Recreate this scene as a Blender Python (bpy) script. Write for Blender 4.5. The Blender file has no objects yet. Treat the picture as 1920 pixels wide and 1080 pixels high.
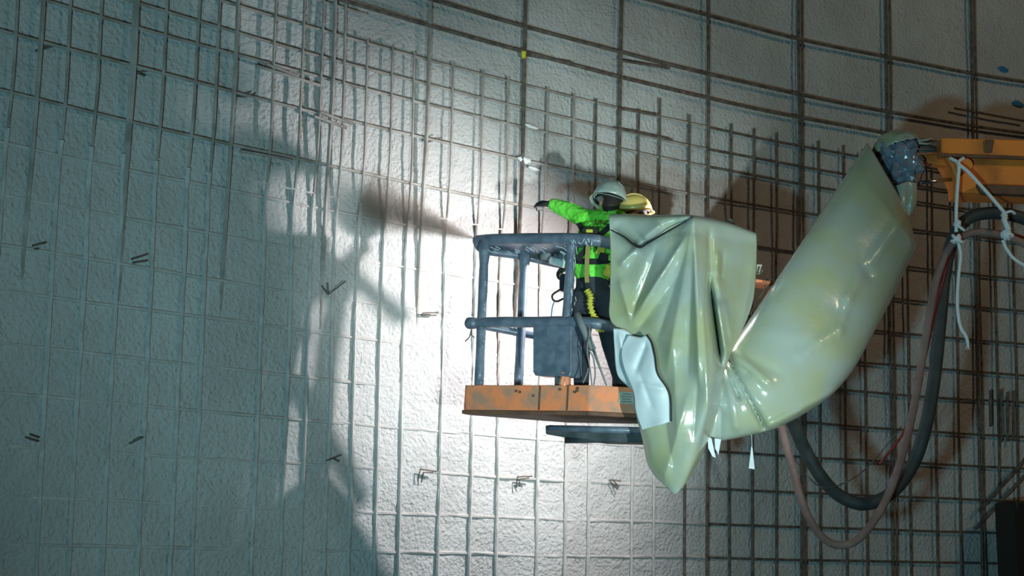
import bpy, bmesh, math, random
import numpy as np
from mathutils import Vector, Matrix, noise
random.seed(7)
SC = bpy.context.scene
COL = SC.collection
# ------------------------------------------------------------------ camera (world origin = camera position)
FPX, PITCH, ROLL = 2600.0, math.radians(11.0), math.radians(1.0)
_r = Vector((1, 0, 0)); _f = Vector((0, math.cos(PITCH), math.sin(PITCH))); _u = Vector((0, -math.sin(PITCH), math.cos(PITCH)))
_R = _r*math.cos(ROLL) + _u*math.sin(ROLL); _U = _u*math.cos(ROLL) - _r*math.sin(ROLL)
cam = bpy.data.cameras.new('camera'); camo = bpy.data.objects.new('camera', cam); COL.objects.link(camo)
cam.sensor_width = 36; cam.lens = FPX/1920*36; cam.clip_end = 200
camo.matrix_world = Matrix(((_R.x, _U.x, -_f.x, 0), (_R.y, _U.y, -_f.y, 0), (_R.z, _U.z, -_f.z, 0), (0, 0, 0, 1)))
SC.camera = camo
SC.view_settings.view_transform = 'Standard'; SC.view_settings.look = 'None'
SC.view_settings.gamma = 1; SC.view_settings.use_curve_mapping = False; SC.view_settings.exposure = 0.0
FLOOR_Z = -1.6

def ray(px, py): return _f + _R*((px-960)/FPX) + _U*((540-py)/FPX)
def at(px, py, y):                      # measured picture point carried to a distance y into the room
    d = ray(px, py); return d*(y/d.y)
def lean(h): return 0.08*h
def wall_y(x, z):
    x2 = max(x, -5)
    return 12.98 + 0.7*x - 0.03*x2*x2 - lean(z)
def wall_hit(px, py, off=0.0):
    d = ray(px, py); t = 13.0
    for _ in range(40):
        p = d*t; t = 0.5*t + 0.5*(wall_y(p.x, p.z)-off)/d.y
    return d*t
def wall_n(x, z):
    e = .05
    n = Vector(((wall_y(x+e, z)-wall_y(x-e, z))/(2*e), -1, (wall_y(x, z+e)-wall_y(x, z-e))/(2*e)))
    return n.normalized()
def wall_p(x, z, off=0.0):
    return Vector((x, wall_y(x, z), z)) + wall_n(x, z)*off

# ------------------------------------------------------------------ light
w = bpy.data.worlds.new('world'); SC.world = w; w.use_nodes = True
w.node_tree.nodes['Background'].inputs[0].default_value = (0.45, 0.62, 0.7, 1)
w.node_tree.nodes['Background'].inputs[1].default_value = 0.012
def lamp(name, kind, loc, target, energy, color, **k):
    l = bpy.data.lights.new(name, kind); l.energy = energy; l.color = color
    for a, b in k.items(): setattr(l, a, b)
    o = bpy.data.objects.new(name, l); COL.objects.link(o); o.location = loc
    o.rotation_euler = (Vector(target)-Vector(loc)).to_track_quat('-Z', 'Y').to_euler()
    return o
LAMP = Vector((1.76, 11.54, 2.72))
MAIN_T = wall_hit(560, 960)
lamp('work_lamp_beam', 'SPOT', LAMP, MAIN_T, 730, (1.0, 0.96, 0.95), spot_size=math.radians(156), spot_blend=1.0, shadow_soft_size=0.05)
FILL = Vector((-1.3, 1.0, -0.9))
lamp('camera_side_fill', 'SPOT', FILL, wall_hit(1250, 250), 1500, (0.41, 0.90, 1.0), spot_size=math.radians(80), spot_blend=0.9, shadow_soft_size=0.16)  # unseen cool fill added near the camera to lift the shaded wall
lamp('right_side_fill', 'SPOT', (3.2, 2.0, -0.9), at(1170, 580, 11.0), 2900, (0.84, 1.0, 0.95), spot_size=math.radians(29), spot_blend=0.9, shadow_soft_size=0.12)  # unseen fill added low at right to brighten tarp and basket
lamp('warm_right_fill', 'AREA', (10, 5, 7), wall_hit(1800, 500), 135, (1.0, 0.72, 0.42), shape='DISK', size=1.5)  # unseen warm fill added beyond the frame to tint the right wall

# ------------------------------------------------------------------ materials
def mat(name, col, rough=.7, metal=0, col2=None, nscale=4, bump=0, bscale=40, bdist=.01, detail=6, lo=.35, hi=.65, coat=0, sheen=0, b2=None, spec=None, emit=None):
    m = bpy.data.materials.new(name); m.use_nodes = True; nt = m.node_tree; b = nt.nodes['Principled BSDF']
    b.inputs['Roughness'].default_value = rough; b.inputs['Metallic'].default_value = metal
    if coat: b.inputs['Coat Weight'].default_value = coat; b.inputs['Coat Roughness'].default_value = .15
    if spec is not None: b.inputs['Specular IOR Level'].default_value = spec
    if emit: b.inputs['Emission Color'].default_value = (*emit[:3], 1); b.inputs['Emission Strength'].default_value = emit[3]
    tc = nt.nodes.new('ShaderNodeTexCoord'); geo = nt.nodes.new('ShaderNodeNewGeometry')
    c = col if len(col) == 4 else (*col, 1)
    if col2:
        n = nt.nodes.new('ShaderNodeTexNoise'); n.inputs['Scale'].default_value = nscale; n.inputs['Detail'].default_value = detail
        nt.links.new(geo.outputs['Position'], n.inputs['Vector'])
        r = nt.nodes.new('ShaderNodeValToRGB'); r.color_ramp.elements[0].position = lo; r.color_ramp.elements[1].position = hi
        r.color_ramp.elements[0].color = c; r.color_ramp.elements[1].color = (*col2, 1)
        nt.links.new(n.outputs['Fac'], r.inputs['Fac']); nt.links.new(r.outputs['Color'], b.inputs['Base Color'])
    else: b.inputs['Base Color'].default_value = c
    if bump:
        n2 = nt.nodes.new('ShaderNodeTexNoise'); n2.inputs['Scale'].default_value = bscale; n2.inputs['Detail'].default_value = 5
        nt.links.new(geo.outputs['Position'], n2.inputs['Vector'])
        bp = nt.nodes.new('ShaderNodeBump'); bp.inputs['Strength'].default_value = bump; bp.inputs['Distance'].default_value = bdist
        nt.links.new(n2.outputs['Fac'], bp.inputs['Height']); nt.links.new(bp.outputs['Normal'], b.inputs['Normal'])
        if b2:
            n3 = nt.nodes.new('ShaderNodeTexNoise'); n3.inputs['Scale'].default_value = b2[0]; n3.inputs['Detail'].default_value = 3
            nt.links.new(geo.outputs['Position'], n3.inputs['Vector'])
            bq = nt.nodes.new('ShaderNodeBump'); bq.inputs['Strength'].default_value = b2[1]; bq.inputs['Distance'].default_value = b2[2]
            nt.links.new(n3.outputs['Fac'], bq.inputs['Height']); nt.links.new(bq.outputs['Normal'], bp.inputs['Normal'])
    return m
M = {}
M['shot'] = mat('sprayed_concrete', (.49, .475, .475), .85, col2=(.59, .575, .575), nscale=1.3, bump=1, bscale=30, bdist=.028, b2=(7, .6, .03))
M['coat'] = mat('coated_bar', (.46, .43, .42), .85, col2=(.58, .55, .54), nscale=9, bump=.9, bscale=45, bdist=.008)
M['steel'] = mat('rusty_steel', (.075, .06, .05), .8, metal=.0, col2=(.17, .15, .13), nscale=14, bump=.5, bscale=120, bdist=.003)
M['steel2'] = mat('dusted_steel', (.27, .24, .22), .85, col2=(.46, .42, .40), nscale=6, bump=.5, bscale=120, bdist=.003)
M['floor'] = mat('muddy_concrete', (.10, .09, .08), .9, col2=(.18, .16, .14), nscale=.8, bump=.6, bscale=8, bdist=.03)
M['tarp'] = mat('vinyl_tarp', (.37, .44, .395), .2, col2=(.38, .42, .24), nscale=2.2, lo=.42, hi=.70, bump=.25, bscale=9, bdist=.012, coat=.35)
M['tarp_white'] = mat('white_backing', (.66, .76, .80), .5, col2=(.58, .68, .72), nscale=3, bump=.2, bscale=10, bdist=.01)
M['foil'] = mat('grey_plastic_wrap', (.26, .29, .38), .18, metal=.35, col2=(.36, .40, .48), nscale=8, coat=.5)
M['rail'] = mat('blue_grey_paint', (.085, .12, .17), .45, col2=(.15, .195, .26), nscale=12, bump=.5, bscale=60, bdist=.004, coat=.2)
M['splash'] = mat('grout_splash', (.45, .52, .60), .6)
M['orange'] = mat('worn_orange_paint', (.88, .27, .11), .6, col2=(.46, .26, .17), nscale=7, lo=.42, hi=.62, bump=.5, bscale=40, bdist=.006)
M['orange2'] = mat('boom_orange_paint', (.90, .26, .04), .5, col2=(.30, .10, .03), nscale=3, lo=.5, hi=.8, bump=.3, bscale=30, bdist=.004)
M['grime'] = mat('oily_underside', (.10, .055, .035), .7, col2=(.20, .09, .05), nscale=7, bump=.6, bscale=40, bdist=.01)
M['dark'] = mat('dark_steel', (.035, .045, .05), .5, col2=(.08, .10, .11), nscale=6)
M['chrome'] = mat('chrome_rod', (.55, .6, .7), .2, metal=1)
M['lime'] = mat('lime_fabric', (.17, .83, .06), .8, col2=(.22, .90, .10), nscale=8, bump=1, bscale=14, bdist=.05)
M['navy'] = mat('navy_cloth', (.022, .028, .04), .9, col2=(.04, .048, .06), nscale=8, bump=.7, bscale=20, bdist=.02)
M['khaki'] = mat('khaki_jacket', (.10, .09, .06), .85, bump=.5, bscale=20, bdist=.02)
M['glove'] = mat('black_glove', (.012, .016, .016), .7, bump=.4, bscale=90, bdist=.003)
M['skin'] = mat('skin', (.42, .23, .15), .55)
M['hair'] = mat('dark_hair', (.02, .015, .012), .7, bump=.6, bscale=120, bdist=.005)
M['boot'] = mat('rubber_boot', (.015, .015, .014), .5)
M['helmet'] = mat('grey_helmet_shell', (.42, .52, .48), .35, col2=(.30, .36, .32), nscale=9, coat=.4)
M['helmet_y'] = mat('yellow_helmet_shell', (.80, .60, .18), .35, coat=.4)
M['webbing'] = mat('black_webbing', (.012, .014, .018), .85)
M['yellow'] = mat('yellow_webbing', (.62, .58, .05), .75, col2=(.45, .42, .06), nscale=30, bump=.6, bscale=80, bdist=.006)
M['olive'] = mat('olive_webbing', (.28, .24, .07), .8)
M['rope'] = mat('white_rope', (.88, .88, .92), .85, bump=.9, bscale=110, bdist=.006)
M['hose_pink'] = mat('dusty_red_hose', (.30, .19, .165), .65, col2=(.22, .12, .11), nscale=5)
M['hose_black'] = mat('black_rubber_hose', (.028, .032, .034), .6, col2=(.05, .06, .06), nscale=6)
M['hose_red'] = mat('red_hose', (.25, .03, .03), .5)
M['print'] = mat('black_print', (.01, .012, .01), .8)
M['white'] = mat('bright_white', (.85, .87, .9), .5)
M['blue'] = mat('blue_tape', (.03, .22, .45), .6)
M['ytape'] = mat('yellow_tape', (.75, .65, .03), .6)
M['paper'] = mat('sticker_paper', (.38, .42, .34), .6, col2=(.5, .52, .44), nscale=30)
M['grey'] = mat('dull_grey', (.2, .22, .23), .7)
M['lens'] = mat('lamp_lens', (.9, .9, .9), .3, emit=(1, .93, .88, 6))

# ------------------------------------------------------------------ helpers
def mesh_obj(name, verts, faces, m, parent=None, smooth=False, **props):
    me = bpy.data.meshes.new(name); me.from_pydata([tuple(v) for v in verts], [], faces); me.update()
    ms = m if isinstance(m, (list, tuple)) else [m]
    for k in ms: me.materials.append(M[k] if isinstance(k, str) else k)
    if smooth: me.polygons.foreach_set('use_smooth', [True]*len(me.polygons))
    o = bpy.data.objects.new(name, me); COL.objects.link(o)
    if parent: o.parent = parent; o.matrix_parent_inverse = Matrix.Translation(-parent.location)
    for k, v in props.items(): o[k] = v
    return o
def thing(name, label, cat, loc, group=None):
    o = bpy.data.objects.new(name, None); COL.objects.link(o); o.location = loc; o.empty_display_size = .1
    o['label'] = label; o['category'] = cat
    if group: o['group'] = group
    return o
class MB:
    def __init__(s): s.v = []; s.f = []
    def add(s, vs, fs):
        n = len(s.v); s.v += [Vector(v) for v in vs]; s.f += [tuple(i+n for i in f) for f in fs]; return s
    def prism(s, poly, d):              # poly of world points extruded by vector d
        n = len(poly); d = Vector(d); a = [Vector(p) for p in poly]
        return s.add(a+[p+d for p in a], [tuple(range(n))[::-1], tuple(range(n, 2*n))]+[(i, (i+1) % n, n+(i+1) % n, n+i) for i in range(n)])
    def box(s, c, X, Y, Z):             # centre and three half vectors
        c = Vector(c); X = Vector(X); Y = Vector(Y); Z = Vector(Z)
        return s.prism([c-X-Y-Z, c+X-Y-Z, c+X+Y-Z, c-X+Y-Z], Z*2)
    def tube(s, pts, r, k=8, jit=0, cap=True):
        pts = [Vector(p) for p in pts]; n = len(pts); base = len(s.v); rr = r if hasattr(r, '__len__') else [r]*n
        t0 = (pts[1]-pts[0]).normalized(); a = t0.orthogonal().normalized()
        for i in range(n):
            t = (pts[min(i+1, n-1)]-pts[max(i-1, 0)]).normalized(); a = (a-t*a.dot(t)).normalized(); b = t.cross(a)
            for j in range(k):
                q = 2*math.pi*j/k; ri = rr[i]*(1+random.uniform(-jit, jit))
                s.v.append(pts[i]+a*math.cos(q)*ri+b*math.sin(q)*ri)
        for i in range(n-1):
            for j in range(k):
                s.f.append((base+i*k+j, base+i*k+(j+1) % k, base+(i+1)*k+(j+1) % k, base+(i+1)*k+j))
        if cap: s.f += [tuple(base+j for j in range(k))[::-1], tuple(base+(n-1)*k+j for j in range(k))]
        return s
    def build(s, name, m, parent=None, smooth=False, **p): return mesh_obj(name, s.v, s.f, m, parent, smooth, **p)
def bevel(o, wdt, seg=2):
    md = o.modifiers.new('bevel', 'BEVEL'); md.width = wdt; md.segments = seg; md.limit_method = 'ANGLE'; return o
def crom(P, n):
    P = [Vector(p) for p in P]; out = []
    for i in range(len(P)-1):
        a = P[i-1] if i else P[0]*2-P[1]; b = P[i]; c = P[i+1]; d = P[i+2] if i+2 < len(P) else P[-1]*2-P[-2]
        for k in range(n):
            t = k/n; out.append(.5*((2*b)+(c-a)*t+(2*a-5*b+4*c-d)*t*t+(3*b-a-3*c+d)*t**3))
    return out+[P[-1]]
def curve_px(pts, n=8): return crom([at(*p) for p in pts], n)

# ------------------------------------------------------------------ the wall
def wrel(x, z):
    v = Vector((x, z, 0))
    return .018*noise.noise(v*.9)+.012*noise.noise(v*2.3+Vector((5, 3, 1)))+.007*noise.noise(v*7)+.006*noise.noise(v*17)
xs = np.arange(-7, 10.01, .04); zs = np.arange(FLOOR_Z-.1, 7.6, .04)
V = []
for z in zs:
    for x in xs: V.append((x, wall_y(x, z)-wrel(x, z), z))
nx = len(xs); F = [(j*nx+i, j*nx+i+1, (j+1)*nx+i+1, (j+1)*nx+i) for j in range(len(zs)-1) for i in range(nx-1)]
wall = mesh_obj('wall_back', V, F, 'shot', smooth=True, kind='structure')
md = wall.modifiers.new('thick', 'SOLIDIFY'); md.thickness = .3; md.offset = -1
fl = MB().box((1.5, 8, FLOOR_Z-.1), (9, 0, 0), (0, 13, 0), (0, 0, .1)).build('floor', 'floor', kind='structure')

# ------------------------------------------------------------------ reinforcement on the wall
mat_t = thing('reinforcing_mesh', 'rusty steel rebar grid fixed over the whole sprayed concrete tunnel wall', 'rebar', wall_p(0, 2, .1))
def xcol(px, py=150):
    p = wall_hit(px, py); return p.x, p.z
def vline_x(px, py):                    # x of a vertical bar through the pixel
    return wall_hit(px, py, .06).x
ring_py = [15, 67, 115, 155, 222, 315, 395, 478, 558, 628, 713, 792, 875, 957, 1033]
ring_z = [wall_hit(640, p, .06).z for p in ring_py]
zA = wall_hit(975, 50, .06).z; zA2 = wall_hit(940, 90, .06).z
zC = ring_z[5]
def wob(i, t, a): return a*noise.noise(Vector((i*7.31, t*.8, 0)))
def run_h(i, x0, x1, z, offf, r, jit=0, step=.16, sag=.0):
    pts = []; x = x0
    while x <= x1+1e-6:
        pts.append(wall_p(x, z+wob(i, x, .012)+sag*(x-x0), offf(x, z))); x += step
    return MB().tube(pts, r, 6, jit)
def run_v(i, x, z0, z1, offf, r, jit=0, step=.16):
    pts = []; z = z0
    while z <= z1+1e-6:
        xx = x+wob(i+50, z, .009)
        pts.append(wall_p(xx, z, offf(xx, z))); z += step
    return MB().tube(pts, r, 6, jit)
def off_at(x, z, base=0):               # bars stand clear high up and to the right and sink into the spray lower down
    t = (z-(zC-.45))/.6
    r = (x-1.6)/2.2
    k = max(0, min(1, max(t, r)))
    return base*k*.06+.055*k+(-.004+.016*noise.noise(Vector((x*.7, z*.7, 3))))*(1-k)
# horizontals
for i, z in enumerate(ring_z[1:]):
    xs0 = -5.2
    hi = z > zC-.3
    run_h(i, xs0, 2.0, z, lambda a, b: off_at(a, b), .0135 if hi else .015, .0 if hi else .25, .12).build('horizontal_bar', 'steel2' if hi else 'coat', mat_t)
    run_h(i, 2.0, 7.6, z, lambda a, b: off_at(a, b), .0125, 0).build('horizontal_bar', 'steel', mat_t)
for i, (z, x0) in enumerate(((zA, -3), (zA2, -3.5), (zA+.62, -4))):
    run_h(30+i, x0, 7.6, z, lambda a, b: .10, .018).build('horizontal_bar', 'steel', mat_t)
for i, dz in enumerate((.5, .95, 1.5)):   # left top rows above the frame's ring
    run_h(35+i, -5.2, -1.3, ring_z[1]+.25*(i+1), lambda a, b: .06, .0135).build('horizontal_bar', 'steel2', mat_t)
# verticals of the dense mat: (px at y=150, or lower for those further right)
short_top = [10, 112, 171, 232, 295, 355, 395, 502, 555, 591, 635, 678, 725, 767, 840, 897, 944, 1018, 1069, 1111, 1191, 1230, 1285, 1365, 1407, 1450, 1528, 1575, 1612, 1692, 1740, 1783, 1855, 1890]
zlow = FLOOR_Z+.2
for i, px in enumerate(short_top):
    py = 150 if px < 1250 else 260
    x = vline_x(px, py)
    top = zA2-.10-.05*random.random() if px > 640 else 6.2
    n_hi = zC-.25
    if px < 1240:
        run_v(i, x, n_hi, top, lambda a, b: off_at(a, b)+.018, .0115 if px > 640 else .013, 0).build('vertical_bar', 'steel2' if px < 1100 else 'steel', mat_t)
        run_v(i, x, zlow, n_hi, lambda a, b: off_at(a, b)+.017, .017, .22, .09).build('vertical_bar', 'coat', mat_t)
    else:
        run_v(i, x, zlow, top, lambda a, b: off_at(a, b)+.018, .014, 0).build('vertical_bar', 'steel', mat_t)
tall = [(-120, 100), (62, 100), (240, 100), (430, 100), (615, 100), (795, 50), (975, 50), (1155, 50), (1320, 50), (1490, 50), (1655, 50), (1815, 50)]
for i, (px, py) in enumerate(tall):
    x = vline_x(px, py)
    z0 = zC-1.4 if px < 1250 else zlow
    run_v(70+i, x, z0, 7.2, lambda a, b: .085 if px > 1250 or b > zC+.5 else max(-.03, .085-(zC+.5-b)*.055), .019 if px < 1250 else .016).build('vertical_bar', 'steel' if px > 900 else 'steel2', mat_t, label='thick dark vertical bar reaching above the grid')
    if i > 8: run_v(70+i+.5, x+.045, z0, 7.2, lambda a, b: .085, .012).build('vertical_bar', 'steel', mat_t)
# lap splices
for px0, py0, px1, py1 in ((985, 103, 1075, 118), (1160, 113, 1255, 128), (1160, 203, 1235, 216), (1155, 240, 1260, 262), (1790, 203, 1925, 228), (500, 120, 560, 143), (480, 123, 600, 160), (450, 283, 545, 300), (600, 210, 660, 232), (590, 218, 650, 240)):
    a = wall_hit(px0, py0, .12); b = wall_hit(px1, py1, .12)
    pts = [a.lerp(b, t/6) for t in range(7)]
    MB().tube(pts, .013, 6).build('lap_bar', 'steel' if px0 > 900 else 'steel2', mat_t)
for px, py in ((982, 103),): 
    MB().box(wall_hit(px, py, .14), (.02, 0, 0), (0, .02, 0), (0, 0, .03)).build('marker_tape', 'ytape', mat_t, label='yellow tape wrapped on bar')

# protruding bent pins and wires left in the concrete
pins = [
 ('pair of bent steel pins poking out low under the basket, leftmost', [[(783, 903), (788, 880), (818, 884)], [(790, 905), (794, 886), (812, 886)]]),
 ('pair of bent steel pins poking out of the wall under the orange basket skirt', [[(968, 915), (970, 894), (998, 893)], [(975, 912), (973, 899), (992, 896)]]),
 ('pair of bent steel pins poking out left of the hanging tarp tip', [[(1142, 900), (1158, 918)], [(1148, 898), (1160, 913)], [(1143, 900), (1165, 902)]]),
 ('flat steel hook on the bright wall left of the basket posts', [[(790, 592), (793, 587), (822, 586)], [(790, 592), (818, 591)]]),
 ('forked tie wire beside the shadow edge on the bright wall', [[(603, 535), (615, 553), (648, 527)], [(614, 530), (615, 553)]]),
 ('short forked tie wire low at the shadow edge', [[(611, 864), (640, 853)], [(625, 860), (636, 866)]]),
 ('double tie wire low in the shadow near the left border', [[(47, 820), (72, 828)], [(55, 814), (73, 821)]]),
 ('double tie wire low in the shadow, right of the leftmost one', [[(242, 832), (268, 820)], [(250, 826), (262, 820)]]),
 ('double tie wire in the middle of the shadow', [[(246, 486), (276, 477)], [(248, 493), (276, 489)]]),
 ('double tie wire at mid height in the shadow near the left border', [[(60, 461), (86, 455)], [(64, 467), (72, 467)]]),
 ('splayed tie wire high in the shadow at upper left', [[(66, 96), (105, 85)], [(72, 90), (100, 84)]]),
 ('splayed tie wire high in the shadow, right of the uppermost', [[(245, 137), (285, 132)], [(250, 133), (272, 143)]]),
 ('thin tie wire curling off the grid between bars above the spray plume', [[(795, 265), (812, 263), (828, 258)], [(798, 268), (815, 262)]]),
 ('thin tie wire curling off the grid left of the spray plume', [[(437, 180), (460, 182), (477, 176)], [(440, 180), (470, 172)]]),
]
for lab, segs in pins:
    c = wall_hit(*segs[0][0], .05)
    t = thing('tie_wire', lab, 'wire', c, 'bent pins and tie wires sticking out of the concrete')
    for s in segs:
        pts = [wall_hit(x, y, .04+.06*k/len(s)) for k, (x, y) in enumerate(s)]
        MB().tube(pts, .0065, 6).build('wire', 'steel', t)
# white overspray lumps and drips caught on the grid
def lump(name, lab, px, py, w_, h_, m='white', off=.1, cat='debris', group=None):
    c = wall_hit(px, py, off); bm = bmesh.new(); bmesh.ops.create_icosphere(bm, subdivisions=3, radius=1)
    for v in bm.verts:
        v.co = Vector((v.co.x*w_, v.co.y*.02, v.co.z*h_))*(1+.35*noise.noise(v.co*2+Vector((px, 0, 0))))
    me = bpy.data.meshes.new(name); bm.to_mesh(me); bm.free(); me.materials.append(M[m])
    o = bpy.data.objects.new(name, me); COL.objects.link(o); o.location = c; o.rotation_euler = (0, math.radians(8), .5)
    o['label'] = lab; o['category'] = cat
    if group: o['group'] = group
lump('grout_lump', 'white grout strip stuck on a bar above the pointing worker', 995, 237, .085, .014)
lump('grout_lump', 'small round white grout lump on the tall bar', 984, 300, .07, .03)
lump('grout_lump', 'thin white grout streak just below the round lump', 1000, 316, .06, .013)
lump('blue_tape_scrap', 'blue tape scrap on the dark wall, upper of two at right border', 1882, 130, .075, .028, 'blue', .02, 'tape')
lump('blue_tape_scrap', 'blue tape scrap on the dark wall, lower of two at right border', 1910, 195, .085, .032, 'blue', .02, 'tape')
# loose bars at lower right
for lab, p, q in (('long steel bar leaning across the dark wall at lower right, lower one', (1828, 992), (1925, 888)), ('long steel bar leaning across the dark wall at lower right, upper one', (1836, 958), (1925, 858))):
    a = wall_hit(*p, .15); b = wall_hit(*q, .3)
    o = MB().tube([a.lerp(b, k/5) for k in range(6)], .02, 8).build('steel_bar', 'steel'); o['label'] = lab; o['category'] = 'rebar'
for k, (px, y0, y1) in enumerate(((1857, 732, 800), (1877, 730, 830), (1889, 735, 828), (1900, 733, 828))):
    a = wall_hit(px, y0, .13); b = wall_hit(px, y1, .13)
    o = MB().tube([a, a.lerp(b, .5), b], .016, 8).build('starter_bar', 'steel')
    o['label'] = ['first', 'second', 'third', 'fourth'][k]+' from left of the short upright starter bars on the dark wall'; o['category'] = 'rebar'; o['group'] = 'short starter bars at right'
c = wall_hit(1935, 1040, .75)
cb = MB().box(c, (.30, .1, 0), (-.05, .2, 0), (0, 0, .55)).build('junction_cabinet', 'boot'); bevel(cb, .02)
MB().box(c+Vector((-.02, -.22, 0)), (.26, .08, 0), (0, .015, 0), (0, 0, .48)).build('door', 'boot', cb).matrix_parent_inverse = Matrix()
cb['label'] = 'black cabinet against the wall at the lower right corner'; cb['category'] = 'cabinet'

# ------------------------------------------------------------------ basket
YA, YB = 11.56, 10.96
Af = at(872, 722, YA); Bf = at(1105, 722, YB)
n_in = Vector((-(Bf-Af).y, (Bf-Af).x, 0)).normalized()
if n_in.y < 0: n_in = -n_in
u_ab = (Bf-Af).normalized()
up = u_ab.cross(n_in).normalized()
if up.z < 0: up = -up
def onfloor(px, py, dz=0):              # meets the (slightly tilted) basket floor plane raised by dz
    d = ray(px, py); p0 = Af+up*dz; return d*(p0.dot(up)/d.dot(up))
def hgt(px, py, foot):                  # height along the basket's up axis above foot for pixel row py
    lo, hi = 0, 3
    for _ in range(40):
        m_ = (lo+hi)/2; p = foot+up*m_; d = p.dot(_f); yy = 540-FPX*p.dot(_U)/d
        if yy > py: lo = m_
        else: hi = m_
    return lo
basket = thing('lift_basket', 'orange floored man basket with blue grey guard rails hanging before the wall', 'basket', Af+n_in*.5+u_ab*.6)
Cf = Bf+u_ab*.42+n_in*.22; Df = Cf+u_ab*.45+n_in*.05
Ab = Af+n_in*.12; A2 = Af+u_ab*.62+n_in*.72; A3 = A2+u_ab*1.3
SK = hgt(872, 722, at(872, 776, YA)); 
plan = [Af, Bf, Cf, Df, A3, A2, Ab]
# skirt panels
def skirt(a, b, name, m, h=None, th=.03, drop=.0, lab=None):
    h = h or SK
    d = (b-a).normalized(); inn = d.cross(up)
    if inn.dot(n_in) < 0 and abs(inn.dot(n_in)) > .2: inn = -inn
    k = MB().prism([a, b, b-up*h, a-up*h], inn*th)
    o = k.build(name, m, basket)
    if lab: o['label'] = lab
    bevel(o, .006); return o
SKH = SK*.86
skirt(Af, Bf, 'skirt_panel', 'orange', SKH); skirt(Bf, Cf, 'skirt_panel', 'orange', SKH); skirt(Cf, Df, 'skirt_panel', 'orange', SKH)
skirt(A2, A3, 'skirt_panel', 'orange', SKH); skirt(Ab, A2, 'skirt_panel', 'orange', SKH); skirt(Af, Ab, 'skirt_panel', 'orange', SKH)
skirt(A3, Df, 'skirt_panel', 'orange', SKH)
pc_ = sum(plan, Vector())/len(plan)
MB().prism([p.lerp(pc_, .06)-up*(SKH*.55) for p in plan], -up*.02).build('floor_plate', 'dark', basket)
# lower flange lip, slightly wider
lip = [p+(p-(Af+A3)*.5).normalized()*.015 for p in plan]
bevel(MB().prism([p-up*SKH for p in lip], -up*(SK-SKH)).build('bottom_flange', 'grime', basket), .008)
# weld seams and rivets on the skirt
for t in (.62, .84):
    p = Af.lerp(Bf, t)-n_in*.004
    MB().box(p-up*SKH*.5, u_ab*.006, n_in*.004, up*SKH*.48).build('seam', 'grime', basket)
rv = MB()
for px, py in ((975, 735), (968, 733), (1050, 730), (1082, 733), (1083, 728), (1078, 735), (1000, 742)):
    p = at(px, py, YA+(YB-YA)*(px-872)/233-.01); rv.box(p, u_ab*.011, n_in*.004, up*.009)
rv.build('rust_pit', 'grime', basket, kind='stuff')
e1 = (Cf-Bf).normalized(); e1n = e1.cross(up); e1n = e1n if e1n.y < 0 else -e1n
sp = Bf+e1*.30-up*SKH*.42+e1n*.008
MB().box(sp, e1*.062, e1n*.003, up*.048).build('sticker', 'paper', basket, label='pale worn rectangular sticker')
sl = MB()
for k in range(4): sl.box(sp+e1n*.004+up*(.03-.02*k), e1*(.045 if k % 2 else .035), e1n*.001, up*.004)
sl.build('sticker_lines', 'grey', basket, kind='stuff')
# underside carrier
q0 = at(1022, 797, 11.5); q1 = at(1225, 801, 11.2)
pl = [at(1022, 797, 11.35), at(1230, 801, 11.0), at(1230, 830, 11.0), at(1110, 828, 11.2), at(1022, 814, 11.35)]
bevel(MB().prism(pl, n_in*.28).build('carrier_beam', 'dark', basket), .012)
MB().tube([at(1030, 803, 11.25), at(1228, 808, 10.95)], .028, 10).build('carrier_tube', 'rail', basket, True)
MB().tube([at(1060, 826, 11.3), at(1228, 824, 11.05)], .024, 10).build('carrier_tube', 'dark', basket, True)
# posts and rails
foot_l = at(899, 722, YA-.08); top_l = at(908, 455, YA-.08)
def post(px_b, py_b, y, px_t, py_t, r, y2=None, name='post'):
    a = at(px_b, py_b, y); b = at(px_t, py_t, y2 or y)
    pts = [a.lerp(b, k/12) for k in range(13)]
    rr = [r*(1+.5*max(0, 1-abs(k-12)/2)+.12*math.sin(k*1.7)*.3) for k in range(13)]
    return MB().tube(pts, rr, 12).build(name, 'rail', basket, True)
yl = YA-.06
def yfront(px): return YA+(YB-YA)*(px-872)/233
post(898, 722, yfront(899), 909, 452, .040)
post(972, 724, YA+.06, 984, 470, .040)
post(1062, 606, yfront(1060), 1073, 450, .040)
post(1052, 722, yfront(1055), 1058, 700, .022, name='post_stub').data.materials[0] = M['orange']
def yback(px): return YA+.0+(px-888)/165*.16
top_front = curve_px([(893, 452, YA-.02), (930, 449, yfront(930)), (1000, 448, yfront(1000)), (1073, 448, yfront(1073)), (1120, 451, yfront(1105)), (1160, 460, YB+.12), (1200, 472, YB+.2), (1290, 500, YB+.3)], 8)
MB().tube(top_front, .050, 14).build('top_rail', 'rail', basket, True)
top_back = curve_px([(893, 456, YA-.02), (910, 470, yback(900)), (975, 480, yback(975)), (1050, 496, yback(1050)), (1100, 506, yback(1100))], 8)
MB().tube(top_back, .034, 12).build('top_rail', 'rail', basket, True)
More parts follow.
